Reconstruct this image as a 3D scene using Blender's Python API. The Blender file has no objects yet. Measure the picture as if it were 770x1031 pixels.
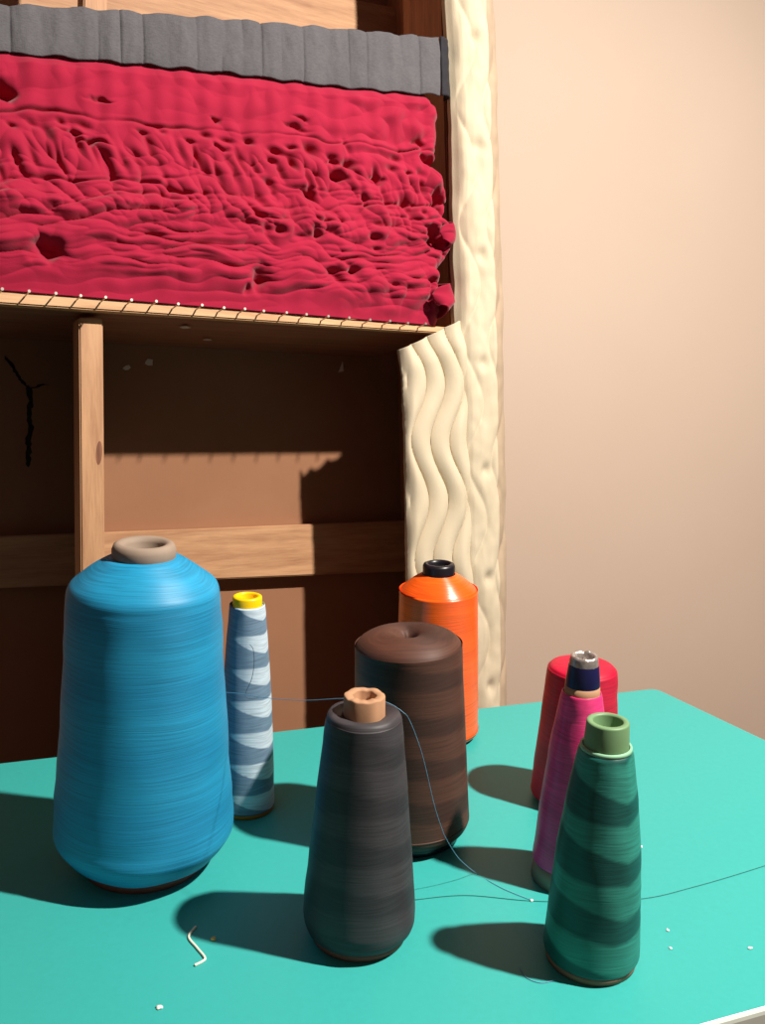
import bpy, bmesh, math, random
from mathutils import Vector, Matrix, noise
sc = bpy.context.scene
COL = sc.collection
PI = math.pi

# ------------------------------------------------------------------ camera
TABLE_Z = 0.75
cam_d = bpy.data.cameras.new('camera')
cam = bpy.data.objects.new('camera', cam_d); COL.objects.link(cam)
cam_d.sensor_fit = 'VERTICAL'; cam_d.sensor_height = 24.0
cam_d.lens = 24.0 * 980.0 / 1031.0
cam_d.clip_start = 0.02
Rr = Vector((0.99978068, 0.00453277, 0.02044600))
Uu = Vector((-0.02094242, 0.21639215, 0.97608189))
Ff = Vector((0.0, 0.97629601, -0.21643961))
m = Matrix((Rr, Uu, -Ff)).transposed().to_4x4()
m.translation = Vector((0, 0, 1.1875))
cam.matrix_world = m
sc.camera = cam

# ------------------------------------------------------------------ light
world = bpy.data.worlds.new('world'); sc.world = world; world.use_nodes = True
wb = world.node_tree.nodes['Background']
wb.inputs[0].default_value = (1.0, 0.68, 0.63, 1); wb.inputs[1].default_value = 0.095
ld = bpy.data.lights.new('shaded_lamp_light', 'SPOT')      # a shaded lamp over the right of the table, throwing its light down
ld.energy = 255; ld.color = (1.0, 0.92, 0.82); ld.shadow_soft_size = 0.026
ld.spot_size = math.radians(154); ld.spot_blend = 1.0
lo = bpy.data.objects.new('shaded_lamp_light', ld); COL.objects.link(lo)
lo.location = (0.90, 0.470, 2.31)
lo.rotation_euler = (Vector((.34, .70, .75))-Vector(lo.location)).to_track_quat('-Z', 'Y').to_euler()
sc.view_settings.view_transform = 'Standard'
sc.view_settings.look = 'None'
sc.view_settings.gamma = 1.0
sc.view_settings.exposure = 0.0
sc.view_settings.use_curve_mapping = False

# ------------------------------------------------------------------ materials
def lin(r, g, b):
    f = lambda c: (c/255/12.92) if c/255 <= .04045 else ((c/255+.055)/1.055)**2.4
    return (f(r), f(g), f(b), 1)

class NT:
    def __init__(self, name):
        self.m = bpy.data.materials.new(name); self.m.use_nodes = True
        self.t = self.m.node_tree; self.b = self.t.nodes['Principled BSDF']
    def n(self, typ, **kw):
        x = self.t.nodes.new(typ)
        for k, v in kw.items(): setattr(x, k, v)
        return x
    def l(self, a, b): self.t.links.new(a, b)
    def math(self, op, a, b=None, c=None):
        x = self.n('ShaderNodeMath', operation=op)
        for i, v in enumerate((a, b, c)):
            if v is None: continue
            if isinstance(v, (int, float)): x.inputs[i].default_value = v
            else: self.l(v, x.inputs[i])
        return x.outputs[0]
    def mix(self, fac, a, b):
        x = self.n('ShaderNodeMix', data_type='RGBA')
        for i, v in ((0, fac), (6, a), (7, b)):
            if isinstance(v, (int, float, tuple)): x.inputs[i].default_value = v
            else: self.l(v, x.inputs[i])
        return x.outputs[2]
    def coord(self, scale=(1, 1, 1), rot=(0, 0, 0)):
        tc = self.n('ShaderNodeTexCoord'); mp = self.n('ShaderNodeMapping')
        mp.inputs['Scale'].default_value = scale; mp.inputs['Rotation'].default_value = rot
        self.l(tc.outputs['Object'], mp.inputs[0]); return mp.outputs[0]
    def noise(self, vec, scale, detail=3, rough=.55):
        x = self.n('ShaderNodeTexNoise'); x.inputs['Scale'].default_value = scale
        x.inputs['Detail'].default_value = detail; x.inputs['Roughness'].default_value = rough
        self.l(vec, x.inputs['Vector']); return x.outputs[0]
    def bump(self, h, strength=.3, dist=.001):
        x = self.n('ShaderNodeBump'); x.inputs['Strength'].default_value = strength
        x.inputs['Distance'].default_value = dist
        self.l(h, x.inputs['Height']); self.l(x.outputs[0], self.b.inputs['Normal'])
    def ramp(self, fac, stops):
        x = self.n('ShaderNodeValToRGB'); e = x.color_ramp.elements
        while len(e) < len(stops): e.new(.5)
        for q, (p, c) in zip(e, stops): q.position = p; q.color = c
        self.l(fac, x.inputs[0]); return x.outputs[0]
    def set(self, color=None, rough=None, **kw):
        if color is not None:
            if isinstance(color, tuple): self.b.inputs['Base Color'].default_value = color
            else: self.l(color, self.b.inputs['Base Color'])
        if rough is not None: self.b.inputs['Roughness'].default_value = rough
        for k, v in kw.items(): self.b.inputs[k.replace('_', ' ')].default_value = v

def mat_plain(name, c, rough=.6, var=.12, scale=60, bump=.15, **kw):
    t = NT(name); v = t.coord(); nz = t.noise(v, scale)
    d = tuple(x*(1-var*2) for x in c[:3])+(1,); e = tuple(min(1, x*(1+var)) for x in c[:3])+(1,)
    t.set(t.mix(nz, d, e), rough, **kw)
    if bump: t.bump(nz, bump, .0006)
    return t.m

def mat_wood(name, light, dark, axis='x', knots=True):
    t = NT(name)
    s = {'x': (1.2, 14, 14), 'z': (14, 14, 1.2), 'y': (14, 1.2, 14)}[axis]
    v = t.coord(s); g = t.noise(v, 7, 5, .6)
    fine = t.noise(v, 40, 2)
    w = t.math('ADD', t.math('MULTIPLY', g, .75), t.math('MULTIPLY', fine, .25))
    c = t.ramp(w, [(.3, dark), (.62, light)])
    if knots:
        vo = t.n('ShaderNodeTexVoronoi'); vo.inputs['Scale'].default_value = 7.5
        k2 = {'x': (.7, 1.6, 1.6), 'z': (1.6, 1.6, .7), 'y': (1.6, .7, 1.6)}[axis]
        t.l(t.coord(k2), vo.inputs['Vector'])
        k = t.ramp(vo.outputs['Distance'], [(.055, (1, 1, 1, 1)), (.11, (0, 0, 0, 1))])
        c = t.mix(t.math('MULTIPLY', k, .75), c, lin(92, 48, 26))
    t.set(c, .62); t.bump(w, .25, .0008)
    return t.m

def mat_thread(name, base, alt, period, skew=.0, lobes=2, sharp=.25, phase=0., rough=.5, contrast=1., fine=900,
               aniso=.55, spec=.45, sheen=.0, jitter=.25, lit_bias=0., off=0.):
    """wound thread: fine circumferential strands plus cross-wound bands, their changing sheen painted as two tones"""
    t = NT(name)
    tc = t.n('ShaderNodeTexCoord'); sp = t.n('ShaderNodeSeparateXYZ'); t.l(tc.outputs['Object'], sp.inputs[0])
    ang = t.math('ARCTAN2', sp.outputs[1], sp.outputs[0]); z = sp.outputs[2]
    wob = t.noise(t.coord((1, 1, 1)), 28, 2)
    ph = t.math('MULTIPLY', z, 2*PI/period)
    sk = t.math('MULTIPLY', t.math('ARCSINE', t.math('SINE', t.math('ADD', t.math('MULTIPLY', ang, lobes), phase))), skew)
    s1 = t.math('SINE', t.math('ADD', t.math('ADD', ph, sk), t.math('MULTIPLY', wob, jitter*6)))
    if off: s1 = t.math('ADD', s1, off)
    if lit_bias: s1 = t.math('SUBTRACT', s1, t.math('MULTIPLY', t.math('COSINE', t.math('ADD', ang, .25)), lit_bias))  # paints the lit right side lighter and the shaded left side darker
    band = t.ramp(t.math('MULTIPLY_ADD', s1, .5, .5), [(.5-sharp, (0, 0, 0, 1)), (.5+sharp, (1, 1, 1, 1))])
    # strands: stretched noise, tilted a little one way or the other per band
    cb = t.n('ShaderNodeCombineXYZ')
    t.l(t.math('MULTIPLY', t.math('COSINE', ang), .9), cb.inputs[0]); t.l(t.math('MULTIPLY', t.math('SINE', ang), .9), cb.inputs[1])
    tilt = t.math('MULTIPLY', t.math('SUBTRACT', band, .5), .0016)
    t.l(t.math('MULTIPLY', t.math('ADD', z, t.math('MULTIPLY', t.math('SINE', t.math('MULTIPLY', ang, 3)), tilt)), fine), cb.inputs[2])
    st = t.noise(cb.outputs[0], 1.0, 3, .6)
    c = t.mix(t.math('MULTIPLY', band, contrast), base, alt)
    shade = t.ramp(st, [(.3, (.62, .62, .62, 1)), (.65, (1.12, 1.12, 1.12, 1))])
    mm = t.n('ShaderNodeMix', data_type='RGBA', blend_type='MULTIPLY'); mm.inputs[0].default_value = .8
    t.l(c, mm.inputs[6]); t.l(shade, mm.inputs[7])
    t.set(mm.outputs[2], rough, Anisotropic=aniso, Anisotropic_Rotation=.25, Specular_IOR_Level=spec)
    if sheen: t.set(None, None, Sheen_Weight=sheen)
    tg = t.n('ShaderNodeTangent', direction_type='RADIAL', axis='Z'); t.l(tg.outputs[0], t.b.inputs['Tangent'])
    t.bump(st, .3, .0005)
    return t.m

# ------------------------------------------------------------------ mesh helpers
def link(name, bm, mat, parent=None, smooth=False, mats=None):
    bmesh.ops.recalc_face_normals(bm, faces=bm.faces)
    me = bpy.data.meshes.new(name); bm.to_mesh(me); bm.free()
    for x in (mats or [mat]): me.materials.append(x)
    if smooth:
        for p in me.polygons: p.use_smooth = True
    o = bpy.data.objects.new(name, me); COL.objects.link(o)
    if parent: o.parent = parent
    return o

def tag(o, label=None, cat=None, group=None, kind=None):
    if label: o['label'] = label
    if cat: o['category'] = cat
    if group: o['group'] = group
    if kind: o['kind'] = kind
    return o

def empty(name, mat4, label, cat, group=None):
    o = bpy.data.objects.new(name, None); COL.objects.link(o)
    o.empty_display_size = .02; o.matrix_world = mat4
    return tag(o, label, cat, group)

def box(bm, x0, x1, y0, y1, z0, z1, bev=0):
    vs = [bm.verts.new((x, y, z)) for x in (x0, x1) for y in (y0, y1) for z in (z0, z1)]
    fs = [bm.faces.new([vs[i] for i in q]) for q in ((0, 1, 3, 2), (4, 6, 7, 5), (0, 4, 5, 1), (2, 3, 7, 6), (0, 2, 6, 4), (1, 5, 7, 3))]
    if bev:
        es = list({e for f in fs for e in f.edges})
        bmesh.ops.bevel(bm, geom=es, offset=bev, segments=2, affect='EDGES')

def lathe(bm, prof, seg=96, wob=None, close=False):
    """prof: (r, z) list; r==0 ends become a pole"""
    rings = []
    for i, (r, z) in enumerate(prof):
        if r <= 1e-6:
            rings.append([bm.verts.new((0, 0, z))]); continue
        ring = []
        for k in range(seg):
            a = 2*PI*k/seg
            rr, zz = (r, z) if wob is None else wob(i, a, r, z)
            ring.append(bm.verts.new((rr*math.cos(a), rr*math.sin(a), zz)))
        rings.append(ring)
    pairs = list(zip(rings, rings[1:]))
    if close: pairs.append((rings[-1], rings[0]))
    for A, B in pairs:
        n = max(len(A), len(B))
        for k in range(n):
            q = [A[k % len(A)], A[(k+1) % len(A)], B[(k+1) % len(B)], B[k % len(B)]]
            q2 = []
            for v in q:
                if v not in q2: q2.append(v)
            if len(q2) >= 3: bm.faces.new(q2)

def smooth_prof(pts, sub=5):
    """Catmull-Rom through (r, z)"""
    out = []
    P = [pts[0]] + list(pts) + [pts[-1]]
    for i in range(1, len(P)-2):
        p0, p1, p2, p3 = [Vector(q) for q in P[i-1:i+3]]
        for k in range(sub):
            t = k/sub
            q = .5*((2*p1)+(-p0+p2)*t+(2*p0-5*p1+4*p2-p3)*t*t+(-p0+3*p1-3*p2+p3)*t**3)
            out.append((max(q.x, 0), q.y))
    out.append(tuple(pts[-1])); return out

def tube(bm, pts, r, seg=8, sub=6):
    P = [Vector(p) for p in pts]; Q = [P[0]] + P + [P[-1]]; path = []
    for i in range(1, len(Q)-2):
        p0, p1, p2, p3 = Q[i-1:i+3]
        for k in range(sub):
            t = k/sub
            path.append(.5*((2*p1)+(-p0+p2)*t+(2*p0-5*p1+4*p2-p3)*t*t+(-p0+3*p1-3*p2+p3)*t**3))
    path.append(P[-1]); rings = []
    for i, p in enumerate(path):
        d = (path[min(i+1, len(path)-1)]-path[max(i-1, 0)]).normalized()
        s = d.cross(Vector((.3, .2, .93))).normalized(); u = d.cross(s)
        rings.append([bm.verts.new(p+(s*math.cos(2*PI*k/seg)+u*math.sin(2*PI*k/seg))*r) for k in range(seg)])
    for A, B in zip(rings, rings[1:]):
        for k in range(seg): bm.faces.new((A[k], A[(k+1) % seg], B[(k+1) % seg], B[k]))
    bm.faces.new(rings[0]); bm.faces.new(rings[-1])

def interp(tab, x):
    if x <= tab[0][0]: (a, b), (c, d) = tab[0], tab[1]
    elif x >= tab[-1][0]: (a, b), (c, d) = tab[-2], tab[-1]
    else:
        for (a, b), (c, d) in zip(tab, tab[1:]):
            if a <= x <= c: break
    return b+(d-b)*(x-a)/(c-a)

def sstep(a, b, x):
    t = min(1, max(0, (x-a)/(b-a))); return t*t*(3-2*t)

def sheet(bm, nu, nv, fn, thick=None):
    g = [[bm.verts.new(fn(i/nu, j/nv)) for i in range(nu+1)] for j in range(nv+1)]
    for j in range(nv):
        for i in range(nu): bm.faces.new((g[j][i], g[j][i+1], g[j+1][i+1], g[j+1][i]))

# ------------------------------------------------------------------ the frame's own axes (leaning back on the wall)
FX = Vector((0.85489087, 0.51417659, -0.06916668)); FY = Vector((-0.51657041, 0.83123720, -0.20542573)); FZ = Vector((-0.04813118, 0.21134604, 0.97622551))
FO = Vector((0, 1.1478, 0.93365))
VB = -0.945                                     # bottom of the frame along its own height
def fw(u, e, v): return FO+FX*u+FY*e+FZ*v
FM = Matrix((FX, FY, FZ)).transposed().to_4x4(); FM.translation = FO
VT = 0.98

# ------------------------------------------------------------------ setting
t = NT('wall_paint'); v = t.coord(); nz = t.noise(v, 3, 4); fn_ = t.noise(v, 220, 2)
t.set(t.mix(nz, lin(210, 188, 170), lin(218, 197, 180)), .75, Specular_IOR_Level=.25); t.bump(fn_, .12, .0008)
M_wall = t.m
M_floor = mat_wood('floor_boards', lin(120, 84, 56), lin(78, 50, 32), 'x', False)
nh = Vector((-math.sin(math.radians(18)), math.cos(math.radians(18)), 0))
back = fw(0.19, .215, VT)
wd = back.dot(nh)+.004
th = Vector((nh.y, -nh.x, 0))
def wall_obj():
    bm = bmesh.new()
    c = nh*wd
    for a, b in ((0, .08),):
        vs = []
        for s in (-2.6, 3.2):
            for q in (a, b):
                for z in (0, 2.5):
                    vs.append(bm.verts.new(c+th*s+nh*q+Vector((0, 0, z))))
        for q in ((0, 1, 3, 2), (4, 6, 7, 5), (0, 4, 5, 1), (2, 3, 7, 6), (0, 2, 6, 4), (1, 5, 7, 3)):
            bm.faces.new([vs[i] for i in q])
    return tag(link('wall_back', bm, M_wall), kind='structure')
wall_obj()
bm = bmesh.new(); box(bm, -2.6, 3.4, -1.2, 4.4, -.05, 0)
tag(link('floor', bm, M_floor), kind='structure')

# ------------------------------------------------------------------ table
M_top = mat_plain('teal_tabletop', lin(56, 168, 163), .42, .04, 180, .05, Specular_IOR_Level=.35)
M_edge = mat_plain('pale_edge_band', lin(226, 236, 226), .35, .03, 80, .0)
M_leg = mat_plain('table_leg_metal', lin(70, 68, 66), .4, .05, 40, .0, Metallic=.8)
poly = [(-.40, .8295), (.321, 1.0595), (.56, .653), (-.40, .30)]
def rounded(poly, r, seg=6):
    out = []
    n = len(poly)
    for i in range(n):
        p = Vector(poly[i]); a = (Vector(poly[i-1])-p).normalized(); b = (Vector(poly[(i+1) % n])-p).normalized()
        ang = a.angle(b); d = r/math.tan(ang/2)
        A, B = p+a*d, p+b*d
        c = p+(a+b).normalized()*(r/math.sin(ang/2))
        va, vb = A-c, B-c
        tot = va.angle_signed(vb)
        for k in range(seg+1):
            w = -tot*k/seg
            out.append(c+Vector((va.x*math.cos(w)-va.y*math.sin(w), va.x*math.sin(w)+va.y*math.cos(w))))
    return out
def offset(pts, d):
    c = sum((Vector(p) for p in pts), Vector((0, 0)))/len(pts); out = []
    n = len(pts)
    for i in range(n):
        a, b = Vector(pts[i-1]), Vector(pts[(i+1) % n]); tg = (b-a).normalized()
        nn = Vector((tg.y, -tg.x))
        if nn.dot(Vector(pts[i])-c) < 0: nn = -nn
        out.append(Vector(pts[i])+nn*d)
    return out
troot = empty('table', Matrix.Translation((0, .65, 0)), 'teal topped table with a thin white edge, standing in front of the wooden frame', 'table')
inv = Matrix.Translation((0, -.65, 0))
P0 = rounded(poly, .012)
def loft(bm, loops):
    R_ = [[bm.verts.new((p.x, p.y-.65, z)) for p in L] for L, z in loops]
    for A, B in zip(R_, R_[1:]):
        for k in range(len(A)): bm.faces.new((A[k], A[(k+1) % len(A)], B[(k+1) % len(B)], B[k]))
    return R_
bm = bmesh.new()
Z = TABLE_Z
Rg = loft(bm, [(offset(P0, -.0008), Z), (offset(P0, -.0008), Z-.024)]); bm.faces.new(Rg[0]); bm.faces.new(list(reversed(Rg[1])))
link('tabletop', bm, M_top, troot)
bm = bmesh.new()
Rg = loft(bm, [(offset(P0, -.0007), Z-.024), (offset(P0, -.0007), Z-.0001), (offset(P0, 0), Z-.0004), (offset(P0, .0012), Z-.0020), (offset(P0, .0016), Z-.0045), (offset(P0, .0012), Z-.022), (offset(P0, 0), Z-.0242), (offset(P0, -.0007), Z-.024)])
tag(link('edge_band', bm, M_edge, troot), 'white edge band')
for lx, ly in ((-.34, .78), (.28, .98), (.49, .665), (-.34, .37)):
    bm = bmesh.new(); box(bm, lx-.014, lx+.014, ly-.65-.014, ly-.65+.014, 0, Z-.0245, .003)
    link('leg', bm, M_leg, troot)

# ------------------------------------------------------------------ wooden box frame
PINE_L, PINE_D = lin(194, 148, 108), lin(154, 106, 72)
M_pinex = mat_wood('pine_slat', PINE_L, PINE_D, 'x'); M_pinez = mat_wood('pine_post', PINE_L, PINE_D, 'z')
M_rail = mat_wood('pine_rail', lin(214, 172, 128), lin(178, 128, 86), 'x', False)
M_side = mat_wood('pine_side_board', lin(170, 112, 78), lin(126, 76, 50), 'z', False)
t = NT('brown_backing'); v = t.coord((1, 1, 1)); a_ = t.noise(v, 9, 4); w_ = t.noise(t.coord((900, 900, 60)), 1, 2)
t.set(t.mix(a_, lin(140, 98, 72), lin(158, 114, 86)), .8, Specular_IOR_Level=.2); t.bump(w_, .2, .0005)
M_panel = t.m
M_blocker = mat_wood('dark_blocker_wood', lin(92, 62, 50), lin(66, 44, 36), 'z', False)  # wood of the added board that shades the left bay
M_shelf = mat_wood('reddish_shelf_wood', lin(158, 104, 78), lin(122, 76, 56), 'x', False)
M_nail = mat_plain('steel_nail', lin(205, 200, 192), .3, .05, 50, 0, Metallic=.9)
M_dark = mat_plain('dark_torn_edge', lin(30, 22, 20), .9, .2, 60, 0)
M_chip = mat_plain('white_paint_chip', lin(214, 196, 182), .7, .1, 90, 0)

frame = empty('wooden_frame', FM @ Matrix.Translation((0, 0, VB)), 'pine box frame with brown backing and quilted cream cover, leaning on the wall', 'frame')
def fl(name, bm, mat, parent=None, smooth=False):
    """meshes written in frame coordinates, re-based to the frame's foot"""
    bmesh.ops.translate(bm, verts=bm.verts, vec=(0, 0, -VB))
    return link(name, bm, mat, parent or frame, smooth)
UL = -.60
# backing
bm = bmesh.new(); box(bm, UL, .176, .1969, .2009, VB, VT); panel = fl('back_panel', bm, M_panel)
# tear in the backing: a ragged T shaped slit with a curled lip
bm = bmesh.new()
random.seed(4)
def ragged(pts, w):
    L, Rr_ = [], []
    for i, (x, z) in enumerate(pts):
        ww = w*(1 if 0 < i < len(pts)-1 else .15)*(.7+.6*random.random())
        L.append(bm.verts.new((x-ww, .1962-.002*random.random(), z+.001*random.random()))); Rr_.append(bm.verts.new((x+ww, .1966, z)))
    for a, b, c, d in zip(L, L[1:], Rr_[1:], Rr_): bm.faces.new((a, b, c, d))
def rough(pts, w, nsub=5):
    out = []
    for (a, b), (c, d) in zip(pts, pts[1:]):
        for k in range(nsub):
            f = k/nsub; out.append((a+(c-a)*f+random.uniform(-.0009, .0009), b+(d-b)*f))
    out.append(pts[-1]); ragged(out, w)
rough([(-.366, .160), (-.3645, .145), (-.3665, .130), (-.3655, .112), (-.3685, .095), (-.3690, .078), (-.3695, .064)], .0030)
rough([(-.392, .194), (-.380, .176), (-.373, .164), (-.366, .157), (-.357, .159), (-.349, .163), (-.344, .162)], .0024)
fl('tear', bm, M_dark, panel)
def chip(u, e, v, r, seed, stretch=1., parent=None, flat='y'):
    random.seed(seed); b = bmesh.new(); top, bot = [], []
    n = 7
    for k in range(n):
        a = 2*PI*k/n; rr = r*(.55+.7*random.random())
        if flat == 'y': p = (u+rr*stretch*math.cos(a), e, v+rr*math.sin(a)); q = (p[0], e+.0006, p[2])
        else: p = (u+rr*stretch*math.cos(a), e+rr*math.sin(a), v); q = (p[0], p[1], v+.0006)
        top.append(b.verts.new(p)); bot.append(b.verts.new(q))
    b.faces.new(top); b.faces.new(bot[::-1])
    for k in range(n): b.faces.new((top[k], top[(k+1) % n], bot[(k+1) % n], bot[k]))
    tag(fl('chip', b, M_chip, parent), 'small pale chip')
chip(-.2195, .1961, .1959, .0045, 1, 1.5, panel); chip(-.2488, .1961, .1882, .0035, 2, 1.3, panel)
bm = bmesh.new()                                # small pale triangular scrap sticking out of the backing
tv = [(.0520, .196, .1965), (.0605, .196, .1985), (.0570, .191, .2115)]
A_ = [bm.verts.new(p) for p in tv]; B_ = [bm.verts.new((p[0], p[1]+.0008, p[2])) for p in tv]
bm.faces.new(A_); bm.faces.new(B_[::-1])
for k in range(3): bm.faces.new((A_[k], A_[(k+1) % 3], B_[(k+1) % 3], B_[k]))
tag(fl('chip', bm, M_chip, panel), 'pale triangular scrap')

# slats on the backing
def beam(bm, pts_top, pts_bot, e0, e1):
    (ua, va), (ub, vb) = pts_top; (uc, vc), (ud, vd) = pts_bot
    f = [bm.verts.new((ua, e0, va)), bm.verts.new((ub, e0, vb)), bm.verts.new((ud, e0, vd)), bm.verts.new((uc, e0, vc))]
    g = [bm.verts.new((ua, e1, va)), bm.verts.new((ub, e1, vb)), bm.verts.new((ud, e1, vd)), bm.verts.new((uc, e1, vc))]
    fs = [bm.faces.new(f), bm.faces.new(g[::-1])]
    for k in range(4): fs.append(bm.faces.new((f[k], g[k], g[(k+1) % 4], f[(k+1) % 4])))
    bmesh.ops.bevel(bm, geom=list({x for q in fs for x in q.edges}), offset=.0015, segments=2, affect='EDGES')
bm = bmesh.new(); beam(bm, ((UL, -.0168), (.17, -.0145)), ((UL, -.0713), (.17, -.0886)), .1745, .1968); fl('cross_slat', bm, M_pinex)
bm = bmesh.new(); beam(bm, ((UL, .668), (.17, .7242)), ((UL, .570), (.17, .6262)), .1745, .1968); fl('cross_slat', bm, M_pinex)
bm = bmesh.new(); beam(bm, ((UL, -.60), (.17, -.60)), ((UL, -.66), (.17, -.66)), .1745, .1968); fl('cross_slat', bm, M_pinex)
# upright post between the rails
bm = bmesh.new(); beam(bm, ((-.3500, .2105), (-.3253, .2115)), ((-.372, VB+.05), (-.3475, VB+.05)), .0175, .045); post = fl('upright_post', bm, M_pinez)
bm = bmesh.new(); beam(bm, ((-.318, VT-.02), (-.2935, VT-.02)), ((-.3495, .2285), (-.3250, .2285)), .0175, .045); fl('upright_post', bm, M_pinez)
bm = bmesh.new()                                # unseen board added askew behind the post to shade the left bay
blocker_pts = [(-.3440, .0456), (-.3340, .0456), (-.2830, .1966), (-.2920, .1966)]
rows_ = []
for vv in (VB+.05, .2110):
    sh = (vv-.2110)*.0195
    rows_.append([bm.verts.new((u+sh, e, vv)) for u, e in blocker_pts])
bm.faces.new(rows_[0]); bm.faces.new(rows_[1])
for k in range(4): bm.faces.new((rows_[0][k], rows_[0][(k+1) % 4], rows_[1][(k+1) % 4], rows_[1][k]))
tag(fl('shade_blocker', bm, M_blocker), 'made-up dark brown board behind the post, shading the left bay')
bm = bmesh.new()
kv = [bm.verts.new((-.3335+.0032*math.cos(a)+.001*math.sin(a), .01735, .0700+.0125*math.sin(a))) for a in [2*PI*k/20 for k in range(20)]]
kc = bm.verts.new((-.3335, .0172, .0700))
for k in range(20): bm.faces.new((kc, kv[k], kv[(k+1) % 20]))
kn = mat_wood('knot_wood', lin(150, 92, 58), lin(84, 44, 26), 'z', False)
fl('knot', bm, kn, post)
# nail rail: a deep thin board seen from below
bm = bmesh.new(); beam(bm, ((UL, .2265), (.1125, .2300)), ((UL, .2123), (.1125, .2218)), .0, .016); rail = fl('nail_rail', bm, M_rail)
bm = bmesh.new(); beam(bm, ((UL, .2265), (.1125, .2300)), ((UL, .2128), (.1125, .2221)), .0161, .1966); shelf = tag(fl('rail_board', bm, M_shelf), 'reddish brown board behind the nail strip')
chip(-.223, .050, .2145, .006, 5, 1.0, shelf, 'z'); chip(-.172, .120, .2152, .005, 6, 1.3, shelf, 'z')
nail_u = [-.5620, -.5361, -.5098, -.4835, -.4574, -.4308, -.4060, -.3806, -.3564, -.3315, -.3049, -.2787, -.2550, -.2285, -.2036, -.1792, -.1567, -.1287,
          -.1038, -.0757, -.0482, -.0199, .0077, .0331, .0590]
for i, uu in enumerate(nail_u):
    uu -= .001; vv = .2240+(uu+.43)*.0043-.0010*abs(math.sin(i*1.7))
    b = bmesh.new()
    tube(b, [(0, 0, 0), (0.0006, -.008, .0008), (.001, -.0165, .002)], .00085, 8, 3)
    hd = bmesh.ops.create_cone(b, cap_ends=True, segments=12, radius1=.0015, radius2=.0015, depth=.0009)
    bmesh.ops.rotate(b, verts=hd['verts'], cent=(0, 0, 0), matrix=Matrix.Rotation(PI/2, 3, 'X'))
    bmesh.ops.translate(b, verts=hd['verts'], vec=(.001, -.0168, .002))
    o = link('nail', b, M_nail, rail)
    o.location = (uu, 0, vv-VB)
# right side board
bm = bmesh.new(); box(bm, .1165, .1720, .012, .105, VB, VT, .002); box(bm, .150, .172, .1051, .1966, VB, VT, .001); fl('side_board', bm, M_side)

# quilted cream cover
t = NT('quilted_ticking'); v = t.coord(); a_ = t.noise(v, 16, 4); w_ = t.noise(t.coord((700, 700, 260)), 1, 2)
t.set(t.mix(a_, lin(186, 171, 146), lin(212, 199, 175)), .8, Specular_IOR_Level=.2, Sheen_Weight=.1); t.bump(w_, .25, .0006)
M_quilt = t.m
def channel(u, v, ph=0., sp=.0275, amp=.012, per=.146):
    uu = u-amp*math.sin(2*PI*v/per+ph)
    k = (uu/sp) % 1.0
    return 4*k*(1-k)
def n3(x, y, z): return noise.noise(Vector((x, y, z)))
def border(s, q):
    v = VB+.01+(VT-VB-.01)*q
    # profile across: inner side, front face, outer side
    left = interp([(-.25, .1135), (.2417, .1135), (.3924, .1154), (.5178, .1165), (.6417, .1113), (VT, .113)], v)
    right = interp([(-.9, .182), (-.2512, .182), (.0146, .1905), (.2478, .1950), (.4026, .1945), (.6604, .1940), (VT, .194)], v)
    w = right-left
    prof = [(0, .006), (0, -.001), (.06, -.007), (.16, -.0125), (.3, -.016), (.45, -.017), (.6, -.0165), (.75, -.013), (.88, -.006), (.97, .006), (1., .022), (1.0, .08), (.98, .14), (.97, .200)]
    x = s*(len(prof)-1); i = min(int(x), len(prof)-2); f = x-i
    pu = prof[i][0]*(1-f)+prof[i+1][0]*f; pe = prof[i][1]*(1-f)+prof[i+1][1]*f
    u = left+w*pu
    front = sstep(0, .12, pu)*(1-sstep(.05, .12, pe))
    h = .0042*channel(u+.004, v, 2.2, .034, .012, .15)**.7+.0022*n3(u*45, 3, v*16)+.0010*n3(u*110, 8, v*60)
    d = math.exp(-(((v*7.3+.15) % 1-.5)**2)/.004-((pu-.40)/.1)**2)*.006
    return (u+.0018*n3(1, v*30, 4)*(1-front), pe-(h-d)*front, v)
bm = bmesh.new(); sheet(bm, 66, 620, lambda s, q: border(s*.48, q)); fl('quilted_border', bm, M_quilt, None, True)
M_bind = mat_plain('greyer_binding', lin(178, 156, 132), .85, .12, 40, .3)  # greyer tone for the strip along the outer edge
bm = bmesh.new(); sheet(bm, 40, 500, lambda s, q: border(.48+.52*s, q)); tag(fl('edge_binding', bm, M_bind, None, True), 'greyer binding along the outer edge')
def flap(s, q):
    v0 = VB+.02
    ul = interp([(-.9, .020), (-.2492, .0277), (-.0918, .0313), (.078, .0339), (.1967, .0319)], v0+(.2-v0)*q)
    ur = .122
    u = ul+(ur-ul)*s
    vt = interp([(.03, .1965), (.115, .2372), (.122, .238)], u)
    v = v0+(vt-v0)*q
    v2 = v
    c = channel(u+.003, v, 1.1)
    e = -.0035-.0095*c**.75*sstep(0, .10, s)**.5*(1-.5*sstep(.8, 1, s))-.002*n3(u*40, 2, v*14)-.004*sstep(.4, 1, s)
    top = sstep(.97, 1.0, q); e += .005*top
    edge = .0012*n3(5, v*90, 2)+.001*n3(9, v*260, 2)
    if s == 0: u += edge
    if s < .03: e += .004*(1-s/.03)
    return (u, e, v)
bm = bmesh.new(); sheet(bm, 72, 700, flap)
fp = fl('quilted_flap', bm, M_quilt, None, True)
sm = fp.modifiers.new('thick', 'SOLIDIFY'); sm.thickness = .003; sm.offset = 0

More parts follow.
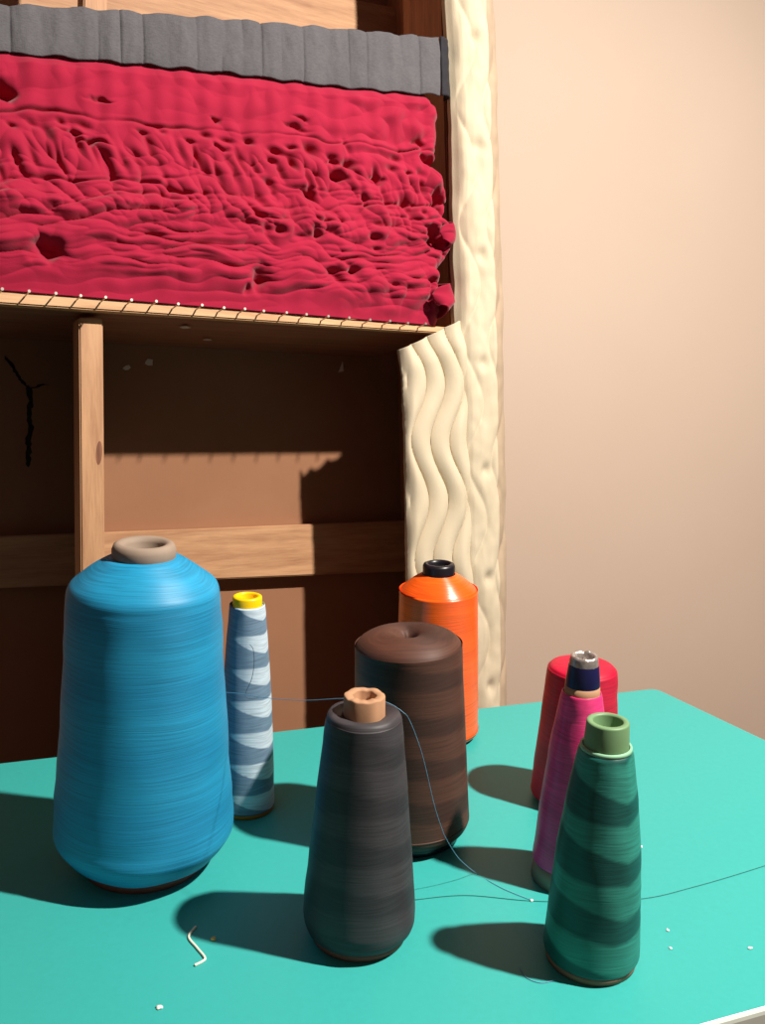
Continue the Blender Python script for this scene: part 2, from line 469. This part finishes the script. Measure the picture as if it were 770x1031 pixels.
# ------------------------------------------------------------------ red woven cloth on the nails
t = NT('red_cotton'); v = t.coord()
w1 = t.noise(t.coord((1500, 1500, 300)), 1, 2); w2 = t.noise(t.coord((300, 300, 1500)), 1, 2); a_ = t.noise(v, 30, 3)
t.set(t.mix(a_, lin(144, 18, 48), lin(168, 28, 62)), .85, Specular_IOR_Level=.15, Sheen_Weight=.15)
t.bump(t.math('ADD', w1, w2), .3, .0005)
M_red = t.m
top_tab = [(-.60, .4350), (-.4251, .4579), (-.298, .4735), (-.1873, .486), (-.0505, .499), (.0861, .514), (.12, .517)]
def bot_v(u): return .2262+(u-UL)*.006
edge_tab = [(0, .0861), (.10, .094), (.125, .0905), (.21, .0920), (.27, .0880), (.31, .0850), (.37, .0960), (.46, .1040), (.51, .0985), (.535, .0960), (.57, .1040), (.64, .1060), (.71, .0980), (.76, .0870), (.82, .0850), (.87, .0930), (.93, .0960), (.97, .0930), (1, .0889)]
pockets = [(.0850, .3840, .0085, .0120, .034), (.0800, .3360, .0120, .0125, .036), (.0780, .4300, .0070, .0060, .022), (.073, .2620, .004, .012, .012), (-.4215, .4190, .0090, .0105, .026), (-.386, .2700, .015, .0095, .022), (-.1555, .2640, .0105, .0135, .024),
           (-.170, .250, .006, .004, .012), (-.338, .385, .012, .003, .010), (-.36, .392, .014, .0025, .009), (-.205, .432, .006, .0025, .009),
           (-.33, .43, .012, .0018, .007), (-.105, .44, .012, .004, .010), (-.10, .452, .010, .0022, .009), (.06, .45, .010, .006, .012), (.068, .433, .008, .006, .013),
           (-.2, .4, .010, .003, .009), (-.06, .405, .009, .003, .009), (.0, .395, .010, .004, .01)]
random.seed(17)
slits = []
for k in range(24):                             # gathers along the line where the weave tightens
    if random.random() < .3: continue
    uu = -.445+.0256*k+random.uniform(-.006, .006)
    slits.append((uu, .393-.006*math.sin(uu*9)+.045*(uu+.43)+random.uniform(-.004, .004), random.uniform(.005, .010), random.uniform(.0022, .0045), .009))
for k in range(36):                             # slanting pockets in the bunched middle
    uu = -.445+.0152*k+random.uniform(-.006, .006)
    slits.append((uu, .363+.022*random.uniform(-1, 1)+.045*(uu+.43), random.uniform(.0035, .006), random.uniform(.008, .016), random.uniform(.006, .013)))
for k in range(30):                             # extra gathers towards the bunched right hand end
    uu = random.uniform(-.16, .075); vv = random.uniform(.255, .43)+.04*(uu+.1)
    slits.append((uu, vv, random.uniform(.004, .011), random.uniform(.003, .008), random.uniform(.007, .014)))
def bill(x, y, z): return abs(n3(x, y, z))
def red_h(u, v, tt):
    wx = .010*n3(u*22, v*22, 1.7); wz = .007*n3(u*26, v*30, 6.1)
    U, V = u+wx, v+wz
    slope = V-.085*(u+.43)                      # rows follow the sag of the weave
    ribs = math.cos(2*PI*(u+.0025*n3(v*30, 2, u*4))/.0266)
    h = .0013*ribs*(1-.6*sstep(.3, .4, tt))
    zone_mid = sstep(.28, .40, tt)*(1-sstep(.60, .72, tt))
    zone_low = sstep(.54, .64, tt)*(1-sstep(.80, .92, tt))
    zone_bot = sstep(.78, .9, tt)
    right = sstep(-.16, .02, u)
    zone_top = 1-sstep(.28, .40, tt)
    # puffs of fabric: rounded tops, sharp valleys
    h += zone_mid*(.0125*bill(U*30+slope*8, slope*30, 2.0)**.75+.0055*bill(U*55+V*30, slope*45, 5.)**.8)
    h += zone_low*(.0125*bill(U*13, slope*62, 3.)**.75+.0045*bill(U*34, slope*100, 9.)**.8)
    h += zone_bot*((.0075*bill(U*7, slope*62, 4.)**.8+.004*bill(U*24, slope*40, 14.))+.0110*right*bill(U*32, slope*42, 7.))
    h += zone_top*(.0050*bill(U*12, slope*36, 8.)+.0085*right*bill(U*28, slope*44, 7.)+.0030*bill(U*42, slope*36, 5))
    h += right*sstep(.25, .4, tt)*.009*bill(U*26+slope*12, slope*34, 21.)
    # long tight rows
    for vv, a in ((.400, .005), (.346, .004), (.335, .0045), (.3235, .004), (.312, .003), (.285, .003), (.272, .0025), (.262, .002), (.252, .002)):
        dz = slope-vv-.004*n3(u*18, vv*50, 2)-.003*math.sin(u*26+vv*200)
        h -= a*math.exp(-(dz/.0022)**2)*(.25+.75*sstep(-.15, .35, n3(u*9, vv*80, 5)))
    for (pu, pv, ru, rv, dp) in slits:
        du, dv = u-pu+(v-pv)*.35, v-pv
        if abs(du) < 3*ru and abs(dv) < 3*rv:
            h -= .75*dp*math.exp(-((du/ru)**2+(dv/rv)**2)**1.1)
    for (pu, pv, ru, rv, dp) in pockets:
        du, dv = u-pu+.006*n3(u*70, v*90, 3), v-pv+.006*n3(u*80, v*60, 12)
        if abs(du) < 2.5*ru and abs(dv) < 2.5*rv:
            h -= .8*dp*math.exp(-(((du/ru)**2+(dv/rv)**2)**1.4))
    return h
cloth_m = FM.copy(); cloth_m.translation = fw(0, 0, .2262)
cloth = empty('woven_red_cloth', cloth_m, 'crumpled red cotton cloth woven across the frame above the row of nails', 'cloth')
CB = .2262
def red(s, tt):
    u1 = interp(edge_tab, tt); u = UL+(u1-UL)*s
    vt, vb = interp(top_tab, u), bot_v(u)
    vt += .006
    v = vt+(vb-vt)*tt
    e = -.010+.0085*sstep(.78, 1, tt)-red_h(u, v, tt)*(1-.85*sstep(.86, 1, tt))
    if tt < .068: e = e*(tt/.068)+(-.0012)*(1-tt/.068)
    if s > .97: e += .012*((s-.97)/.03)**2
    return (u, e, v-CB)
bm = bmesh.new(); sheet(bm, 640, 330, red)
ro = link('cloth_body', bm, M_red, cloth, True)
sm = ro.modifiers.new('thick', 'SOLIDIFY'); sm.thickness = .0012; sm.offset = 0
# strip ends folding back round the side: curled loops
def loop(u0, vc, hgt, reach, depth, tilt, sweep, seed):
    b = bmesh.new()
    def f(s, q):
        a = math.radians(100-sweep*s)           # from behind the cloth, out round the side, to the free rim in front
        w = (q-.5)*hgt
        r = reach*(1-.6*abs(2*q-1)**1.8)
        u = u0+r*math.cos(a)+tilt*w+.003*n3(s*2, q*2.5, seed)
        e = -.010-depth*math.sin(-a)*.9*(-1 if False else 1)
        e = -.010+depth*math.sin(a)+.0025*n3(s*2, q*3, seed+3)
        v = vc+w*(1-.15*s-.35*s*s)+.0035*n3(s*2, 3, q*3+seed)
        return (u, e, v-CB)
    sheet(b, 36, 24, f)
    o = link('folded_loop', b, M_red, cloth, True)
    k = o.modifiers.new('thick', 'SOLIDIFY'); k.thickness = .0012; k.offset = 0
loop(.0930, .3430, .036, .0170, .014, .12, 235, 2)
loop(.0830, .2620, .044, .0220, .018, .05, 240, 3)

# ------------------------------------------------------------------ grey strip above it
t = NT('grey_wool'); w1 = t.noise(t.coord((1300, 1300, 200)), 1, 3); w2 = t.noise(t.coord((260, 260, 900)), 1, 2); a_ = t.noise(t.coord((30, 30, 8)), 1, 3)
t.set(t.mix(t.math('MULTIPLY_ADD', w2, .6, t.math('MULTIPLY', a_, .4)), lin(66, 65, 71), lin(112, 110, 113)), .9, Specular_IOR_Level=.15)
t.bump(t.math('ADD', w1, w2), .5, .0008); M_grey = t.m
M_navy = mat_plain('dark_navy_fold', lin(34, 32, 40), .9, .2, 120, .3)
gt = [(-.60, .4715), (-.4238, .5035), (-.3273, .5215), (-.1856, .545), (-.0617, .5640), (.093, .5875), (.13, .5887)]
gb = [(-.60, .4345), (-.425, .4575), (-.2978, .4735), (-.1873, .486), (-.0505, .4985), (.0907, .5155), (.13, .5225)]
gm = FM.copy(); gm.translation = fw(0, 0, .47)
grey = empty('grey_cloth_strip', gm, 'flat grey wool strip stretched across the frame along the top of the red cloth', 'cloth')
def gfn(s, q):
    u = UL+(.0945-UL)*s
    a, b_ = interp(gb, u), interp(gt, u)
    k = u/.0266+.15*math.sin(u*40)
    v = a+(b_-a)*q+.0012*math.sin(u*140)*(2*q-1)
    kk = k % 1
    cr = math.exp(-((kk-.5)/.06)**2)
    e = -.012-.0007*math.cos(2*PI*k)-.0016*n3(u*40, 2, v*20)-.0008*n3(u*140, 4, v*60)+.0022*cr*sstep(-.15, .35, n3(u*23, v*9, 1))+.002*(abs(2*q-1)**4)
    return (u, e, v-.47)
bm = bmesh.new(); sheet(bm, 560, 44, gfn); o = link('strip_body', bm, M_grey, grey, True)
k = o.modifiers.new('thick', 'SOLIDIFY'); k.thickness = .002; k.offset = 0
def gend(s, q):
    u = .0942+.0182*math.sin(s*PI*.62)*(1+.08*n3(q*6, 2, 1)); e = -.014+.024*(1-math.cos(s*PI*.62))*.6
    a, b_ = interp(gb, u)-.001, interp(gt, u)+.0005
    return (u, e+.001*n3(s*5, q*9, 3), a+(b_-a)*q-.47)
bm = bmesh.new(); sheet(bm, 14, 30, gend); o = tag(link('folded_end', bm, M_navy, grey, True), 'dark navy folded end')
k = o.modifiers.new('thick', 'SOLIDIFY'); k.thickness = .002; k.offset = 0

# ------------------------------------------------------------------ thread cones
def cone(name, xy, label, thread_prof, thread_mat, parts, rot=0., wobble=.0006, seed=0, group='thread cones on the table', lean=0.):
    root = empty(name, Matrix.Translation((xy[0], xy[1], TABLE_Z)) @ Matrix.Rotation(math.radians(lean), 4, 'Y') @ Matrix.Rotation(rot, 4, 'Z'), label, 'thread cone', group)
    def wob(i, a, r, z):
        d = wobble*(n3(2*math.cos(a)+seed, 2*math.sin(a), z*40)+.6*n3(math.cos(a)*1.2+seed, math.sin(a)*1.2, z*140))
        return r+d, z
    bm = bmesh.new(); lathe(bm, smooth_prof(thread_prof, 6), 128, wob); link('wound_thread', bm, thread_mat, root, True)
    for nm, prof, mt, lab, wb_ in parts:
        bm = bmesh.new(); lathe(bm, prof, 64, wb_); o = link(nm, bm, mt, root, True)
        if lab: o['label'] = lab
    return root
def ring_tube(r0, z0, r1, z1, th, lip=.0012, depth=.05):
    """hollow tube end from z0 up to z1, rounded rim, bore going down"""
    return [(r0, z0), (r1, z1-lip), (r1-lip*.3, z1-lip*.3), (r1-lip, z1), (r1-th+lip*.5, z1), (r1-th, z1-lip), (r1-th-.0003, z1-depth), (0, z1-depth)]
M_card = mat_plain('brown_cardboard', lin(150, 104, 82), .8, .12, 70, .2)
M_cardgrey = mat_plain('grey_cardboard', lin(150, 132, 116), .75, .12, 60, .2)
M_cardtan = mat_plain('tan_cardboard', lin(182, 138, 104), .8, .1, 70, .25)
M_cardred = mat_plain('dull_red_cardboard', lin(140, 70, 58), .8, .12, 70, .2)
M_yellow = mat_plain('yellow_plastic', lin(250, 205, 10), .35, .02, 40, 0)
M_ochre = mat_plain('ochre_plastic', lin(190, 120, 30), .45, .05, 40, 0)
M_black = mat_plain('black_plastic', lin(24, 22, 30), .35, .05, 40, 0)
M_greenp = mat_plain('pale_green_tube', lin(112, 150, 106), .5, .08, 60, .1)
M_navyp = mat_plain('navy_foil', lin(26, 26, 72), .35, .15, 50, .1)
M_silver = mat_plain('torn_silver_foil', lin(196, 186, 180), .3, .35, 220, .6, Metallic=.6)

T_blue = mat_thread('turquoise_thread', lin(34, 148, 194), lin(26, 132, 180), .05, .5, 1, .5, 0, .5, .6, 1300, .4, .4)
T_light = mat_thread('pale_blue_thread', lin(196, 214, 228), lin(112, 138, 162), .028, .9, 1, .06, 2.0, .55, 1., 900, .3, .3, jitter=.1, lit_bias=1.0, off=.75)
T_char = mat_thread('charcoal_thread', lin(62, 59, 63), lin(42, 40, 45), .034, .9, 1, .16, .4, .55, .7, 900, .4, .4, jitter=.2, lit_bias=.35)
T_brown = mat_thread('brown_thread', lin(84, 53, 42), lin(58, 36, 30), .036, 1.1, 1, .14, 1.2, .6, .8, 900, .4, .35, jitter=.2, lit_bias=.35)
T_orange = mat_thread('orange_thread', lin(255, 102, 26), lin(248, 90, 20), .03, .4, 1, .5, 0, .34, .5, 1300, .75, .8)
T_red = mat_thread('crimson_thread', lin(206, 16, 58), lin(180, 12, 50), .04, .6, 1, .4, 0, .55, .6, 1100, .4, .4)
T_pink = mat_thread('magenta_thread', lin(246, 66, 136), lin(230, 50, 122), .03, .9, 1, .35, 2, .45, .7, 900, .5, .5)
T_green = mat_thread('bottle_green_thread', lin(46, 138, 124), lin(12, 86, 80), .040, .85, 1, .10, 2.6, .5, 1., 900, .4, .4, jitter=.2, lit_bias=.45)

def wob_torn(i, a, r, z):
    k = .0011*n3(2.2*math.cos(a), 2.2*math.sin(a), 4)+.0002*math.cos(6*a)
    return r+.00025*math.cos(6*a+.4), z+(k if 1 <= i <= 5 else 0)

cone('turquoise_thread_cone', (-.1819, .6912), 'largest cone, full of turquoise thread, with a brown grey tube, front left of the table',
     [(.040, .0100), (.0550, .0108), (.0610, .0170), (.0672, .0262), (.0687, .0335), (.0673, .0520), (.0612, .1296), (.0566, .2050), (.0556, .2185), (.0541, .2255), (.0502, .2300), (.0400, .2380), (.0280, .2455), (.0225, .2475)],
     T_blue, [('cone_tube', [(.0455, 0), (.0480, .0004), (.0500, .0100), (.045, .0105)], M_cardred, 'reddish cardboard base', None),
              ('tube_end', [(.0222, .2440), (.0232, .2485), (.0232, .2530), (.0218, .2566), (.0190, .2582), (.0160, .2572), (.0140, .2540), (.0136, .22), (0, .22)], M_cardgrey, 'rounded brown grey tube rim', None)], seed=1, wobble=.0010, lean=1.7)
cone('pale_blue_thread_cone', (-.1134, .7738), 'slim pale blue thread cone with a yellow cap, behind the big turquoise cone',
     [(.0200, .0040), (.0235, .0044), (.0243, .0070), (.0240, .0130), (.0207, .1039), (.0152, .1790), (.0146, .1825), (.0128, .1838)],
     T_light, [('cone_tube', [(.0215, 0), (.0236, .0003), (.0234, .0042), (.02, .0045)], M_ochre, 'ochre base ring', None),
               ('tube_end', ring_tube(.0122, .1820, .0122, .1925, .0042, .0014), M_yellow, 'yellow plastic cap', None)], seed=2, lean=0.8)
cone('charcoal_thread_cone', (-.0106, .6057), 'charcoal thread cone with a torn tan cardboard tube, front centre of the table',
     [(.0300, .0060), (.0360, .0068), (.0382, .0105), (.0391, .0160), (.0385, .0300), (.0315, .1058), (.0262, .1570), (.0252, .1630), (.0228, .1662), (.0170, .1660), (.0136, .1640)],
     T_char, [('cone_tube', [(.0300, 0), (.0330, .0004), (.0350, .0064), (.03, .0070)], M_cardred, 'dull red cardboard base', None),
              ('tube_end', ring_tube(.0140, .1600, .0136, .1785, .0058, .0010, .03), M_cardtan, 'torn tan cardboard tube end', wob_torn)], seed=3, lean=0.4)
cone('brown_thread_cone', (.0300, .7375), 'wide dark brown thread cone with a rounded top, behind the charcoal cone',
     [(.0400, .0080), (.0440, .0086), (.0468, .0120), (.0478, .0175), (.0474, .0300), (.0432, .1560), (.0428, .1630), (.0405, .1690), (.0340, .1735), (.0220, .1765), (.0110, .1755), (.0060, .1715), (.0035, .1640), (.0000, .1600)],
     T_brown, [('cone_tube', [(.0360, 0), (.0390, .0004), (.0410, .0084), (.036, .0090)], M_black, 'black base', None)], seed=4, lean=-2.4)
cone('orange_thread_cone', (.0600, .9287), 'bright orange thread cone with a black cap, behind the brown cone',
     [(.0360, .0030), (.0410, .0036), (.0432, .0090), (.0424, .0200), (.0392, .1440), (.0386, .1510), (.0362, .1560), (.0270, .1640), (.0185, .1695), (.0165, .1705)],
     T_orange, [('cone_tube', [(.0350, 0), (.0380, .0003), (.0390, .0032), (.035, .0035)], M_black, 'black base', None),
                ('tube_end', ring_tube(.0158, .1680, .0160, .1812, .0058, .0028), M_black, 'black plastic cap', None)], seed=5, wobble=.0004, lean=-1.0)
cone('crimson_thread_cone', (.1772, .8014), 'short crimson thread cone with a flat top, behind the magenta cone',
     [(.0330, .0040), (.0370, .0046), (.0386, .0080), (.0380, .0150), (.0329, .0845), (.0303, .1190), (.0290, .1240), (.0255, .1268), (.0160, .1278), (.0080, .1265), (.0050, .1220), (0, .1180)],
     T_red, [('cone_tube', [(.0300, 0), (.0330, .0003), (.0340, .0042), (.030, .0045)], M_card, 'brown cardboard base', None)], seed=6)
cone('magenta_thread_cone', (.1512, .6789), 'slim magenta thread cone with a navy and silver tube end, behind the green cone',
     [(.0270, .0150), (.0286, .0154), (.0290, .0180), (.0285, .0280), (.0226, .0974), (.0172, .1385), (.0148, .1520), (.0138, .1532)],
     T_pink, [('cone_tube', [(.0280, 0), (.0296, .0003), (.0284, .0152), (.026, .0156)], M_cardgrey, 'grey cardboard base', None),
              ('tube_collar', [(.0137, .1500), (.0133, .1540), (.0128, .1588), (.012, .159)], M_cardtan, 'tan cardboard collar', None),
              ('tube_end', [(.0127, .1570), (.0128, .1592), (.0124, .1640), (.0112, .1745), (.0109, .1752)], M_navyp, 'navy tube band', None),
              ('tube_rim', [(.0110, .1738), (.0108, .1752), (.0102, .1800), (.0094, .1822), (.0078, .1818), (.0066, .1800), (.0066, .15), (0, .15)], M_silver, 'torn silver rim',
               lambda i, a, r, z: (r+.0006*n3(4*math.cos(a), 4*math.sin(a), i), z+.0012*n3(3*math.cos(a), 3*math.sin(a), 7)*(1 if 1 < i < 6 else 0)))], seed=7)
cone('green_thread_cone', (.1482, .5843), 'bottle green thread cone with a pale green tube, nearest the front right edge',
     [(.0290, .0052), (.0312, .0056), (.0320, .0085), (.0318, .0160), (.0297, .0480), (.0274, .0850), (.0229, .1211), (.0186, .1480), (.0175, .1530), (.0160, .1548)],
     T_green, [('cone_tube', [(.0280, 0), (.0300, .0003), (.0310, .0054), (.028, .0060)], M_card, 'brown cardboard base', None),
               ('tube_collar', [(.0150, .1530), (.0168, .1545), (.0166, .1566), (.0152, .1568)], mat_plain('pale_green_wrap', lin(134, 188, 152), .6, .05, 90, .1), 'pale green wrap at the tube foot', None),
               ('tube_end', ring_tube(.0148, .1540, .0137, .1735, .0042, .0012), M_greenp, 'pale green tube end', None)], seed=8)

# ------------------------------------------------------------------ loose threads and lint
def strand(name, pts, r, mat, label, base=None):
    b0 = Vector(pts[0] if base is None else base)
    bm = bmesh.new(); tube(bm, [Vector(p)-b0 for p in pts], r, 8, 8)
    o = link(name, bm, mat, None, True); o.location = b0
    return tag(o, label, 'thread')
M_tb = mat_plain('blue_strand', lin(104, 156, 188), .5, .05, 60, 0)
M_tw = mat_plain('cream_strand', lin(236, 232, 214), .6, .05, 60, 0)
M_tg = mat_plain('dark_teal_strand', lin(20, 96, 92), .6, .05, 60, 0)
Zt = TABLE_Z+.0004
strand('loose_thread', [(-.1255, .6063, Zt+.0004), (-.1283, .5953, Zt+.0004), (-.1206, .584, Zt+.0004), (-.1133, .574, Zt+.0004), (-.1140, .5700, Zt+.0004), (-.1185, .5659, Zt+.0004)], .0009, M_tw, 'short bent cream thread clipping lying on the table, front left')
strand('loose_thread', [(.0300, .6436, Zt), (.0693, .6504, Zt), (.1243, .6449, Zt), (.1958, .6498, Zt), (.246, .6679, Zt), (.3109, .6983, Zt), (.36, .725, Zt)], .00022, M_tg, 'long fine dark teal thread lying across the right of the table')
strand('loose_thread', [(.0982, .5706, Zt), (.1015, .561, Zt), (.1106, .5565, Zt), (.1214, .5600, Zt)], .00028, M_tb, 'curl of fine blue thread at the foot of the green cone')
strand('loose_thread', [(-.1375, .7380, .8720), (-.1110, .7120, .8820), (-.085, .685, .8905), (-.055, .653, .9030), (-.030, .628, .9155), (-.018, .6230, .9183), (-.004, .6230, .9185), (.008, .6160, .9178), (.0158, .6095, .9155),
    (.0215, .6156, .9060), (.0313, .6266, .8756), (.0415, .6378, .8316), (.0485, .6454, .8075), (.0525, .6500, .7965), (.0615, .6596, .7772), (.0703, .6692, .7629), (.0793, .679, Zt), (.0890, .668, Zt), (.100, .6577, Zt), (.1171, .6459, Zt)],
    .00024, M_tb, 'fine blue thread running from the turquoise cone over the charcoal cone down to the table')
strand('loose_thread', [(-.1045, .7408, .9119), (-.1015, .7395, .9080), (-.1010, .7400, .8960), (-.1030, .7395, .8830), (-.1075, .7390, .8720), (-.1075, .7382, .8675), (-.1020, .7375, .8668), (-.0975, .7395, .8670)], .00026, mat_plain('slate_strand', lin(70, 86, 104), .6, .05, 60, 0), 'dark kinked thread hanging on the pale blue cone')
M_lint = mat_plain('white_lint', lin(230, 238, 230), .8, .05, 60, 0)
M_linty = mat_plain('yellow_lint', lin(226, 206, 120), .8, .05, 60, 0)
for k, (x, y, r, mt, lab) in enumerate([(-.1108, .5937, .0020, M_linty, 'tiny yellowish lint fleck beside the bent cream thread'), (-.1332, .5266, .0017, M_lint, 'white lint fleck nearest the front left of the table'),
        (.2095, .614, .0015, M_lint, 'white lint fleck just right of the green cone, the brighter of a pair'), (.206, .5944, .0012, M_lint, 'faint lint fleck just right of the green cone, the nearer of a pair'),
        (.2618, .5962, .0013, M_lint, 'lint fleck at the far right of the table'), (.2179, .722, .0017, M_lint, 'lint fleck right of the green cone near its middle'),
        (.1171, .6459, .0016, M_lint, 'small pale knot of lint at the end of the blue thread')]):
    random.seed(k+20); bm = bmesh.new()
    bmesh.ops.create_icosphere(bm, subdivisions=2, radius=r)
    for v_ in bm.verts:
        v_.co *= 1+.6*n3(v_.co.x*900+k, v_.co.y*900, v_.co.z*900); v_.co.z = v_.co.z*.35; v_.co.x *= 1+.4*math.sin(k*2); 
    zmin = min(v_.co.z for v_ in bm.verts)
    o = link('lint_fleck', bm, mt, None, True); o.location = (x, y, TABLE_Z-zmin)
    tag(o, lab, 'lint', 'lint flecks on the table')
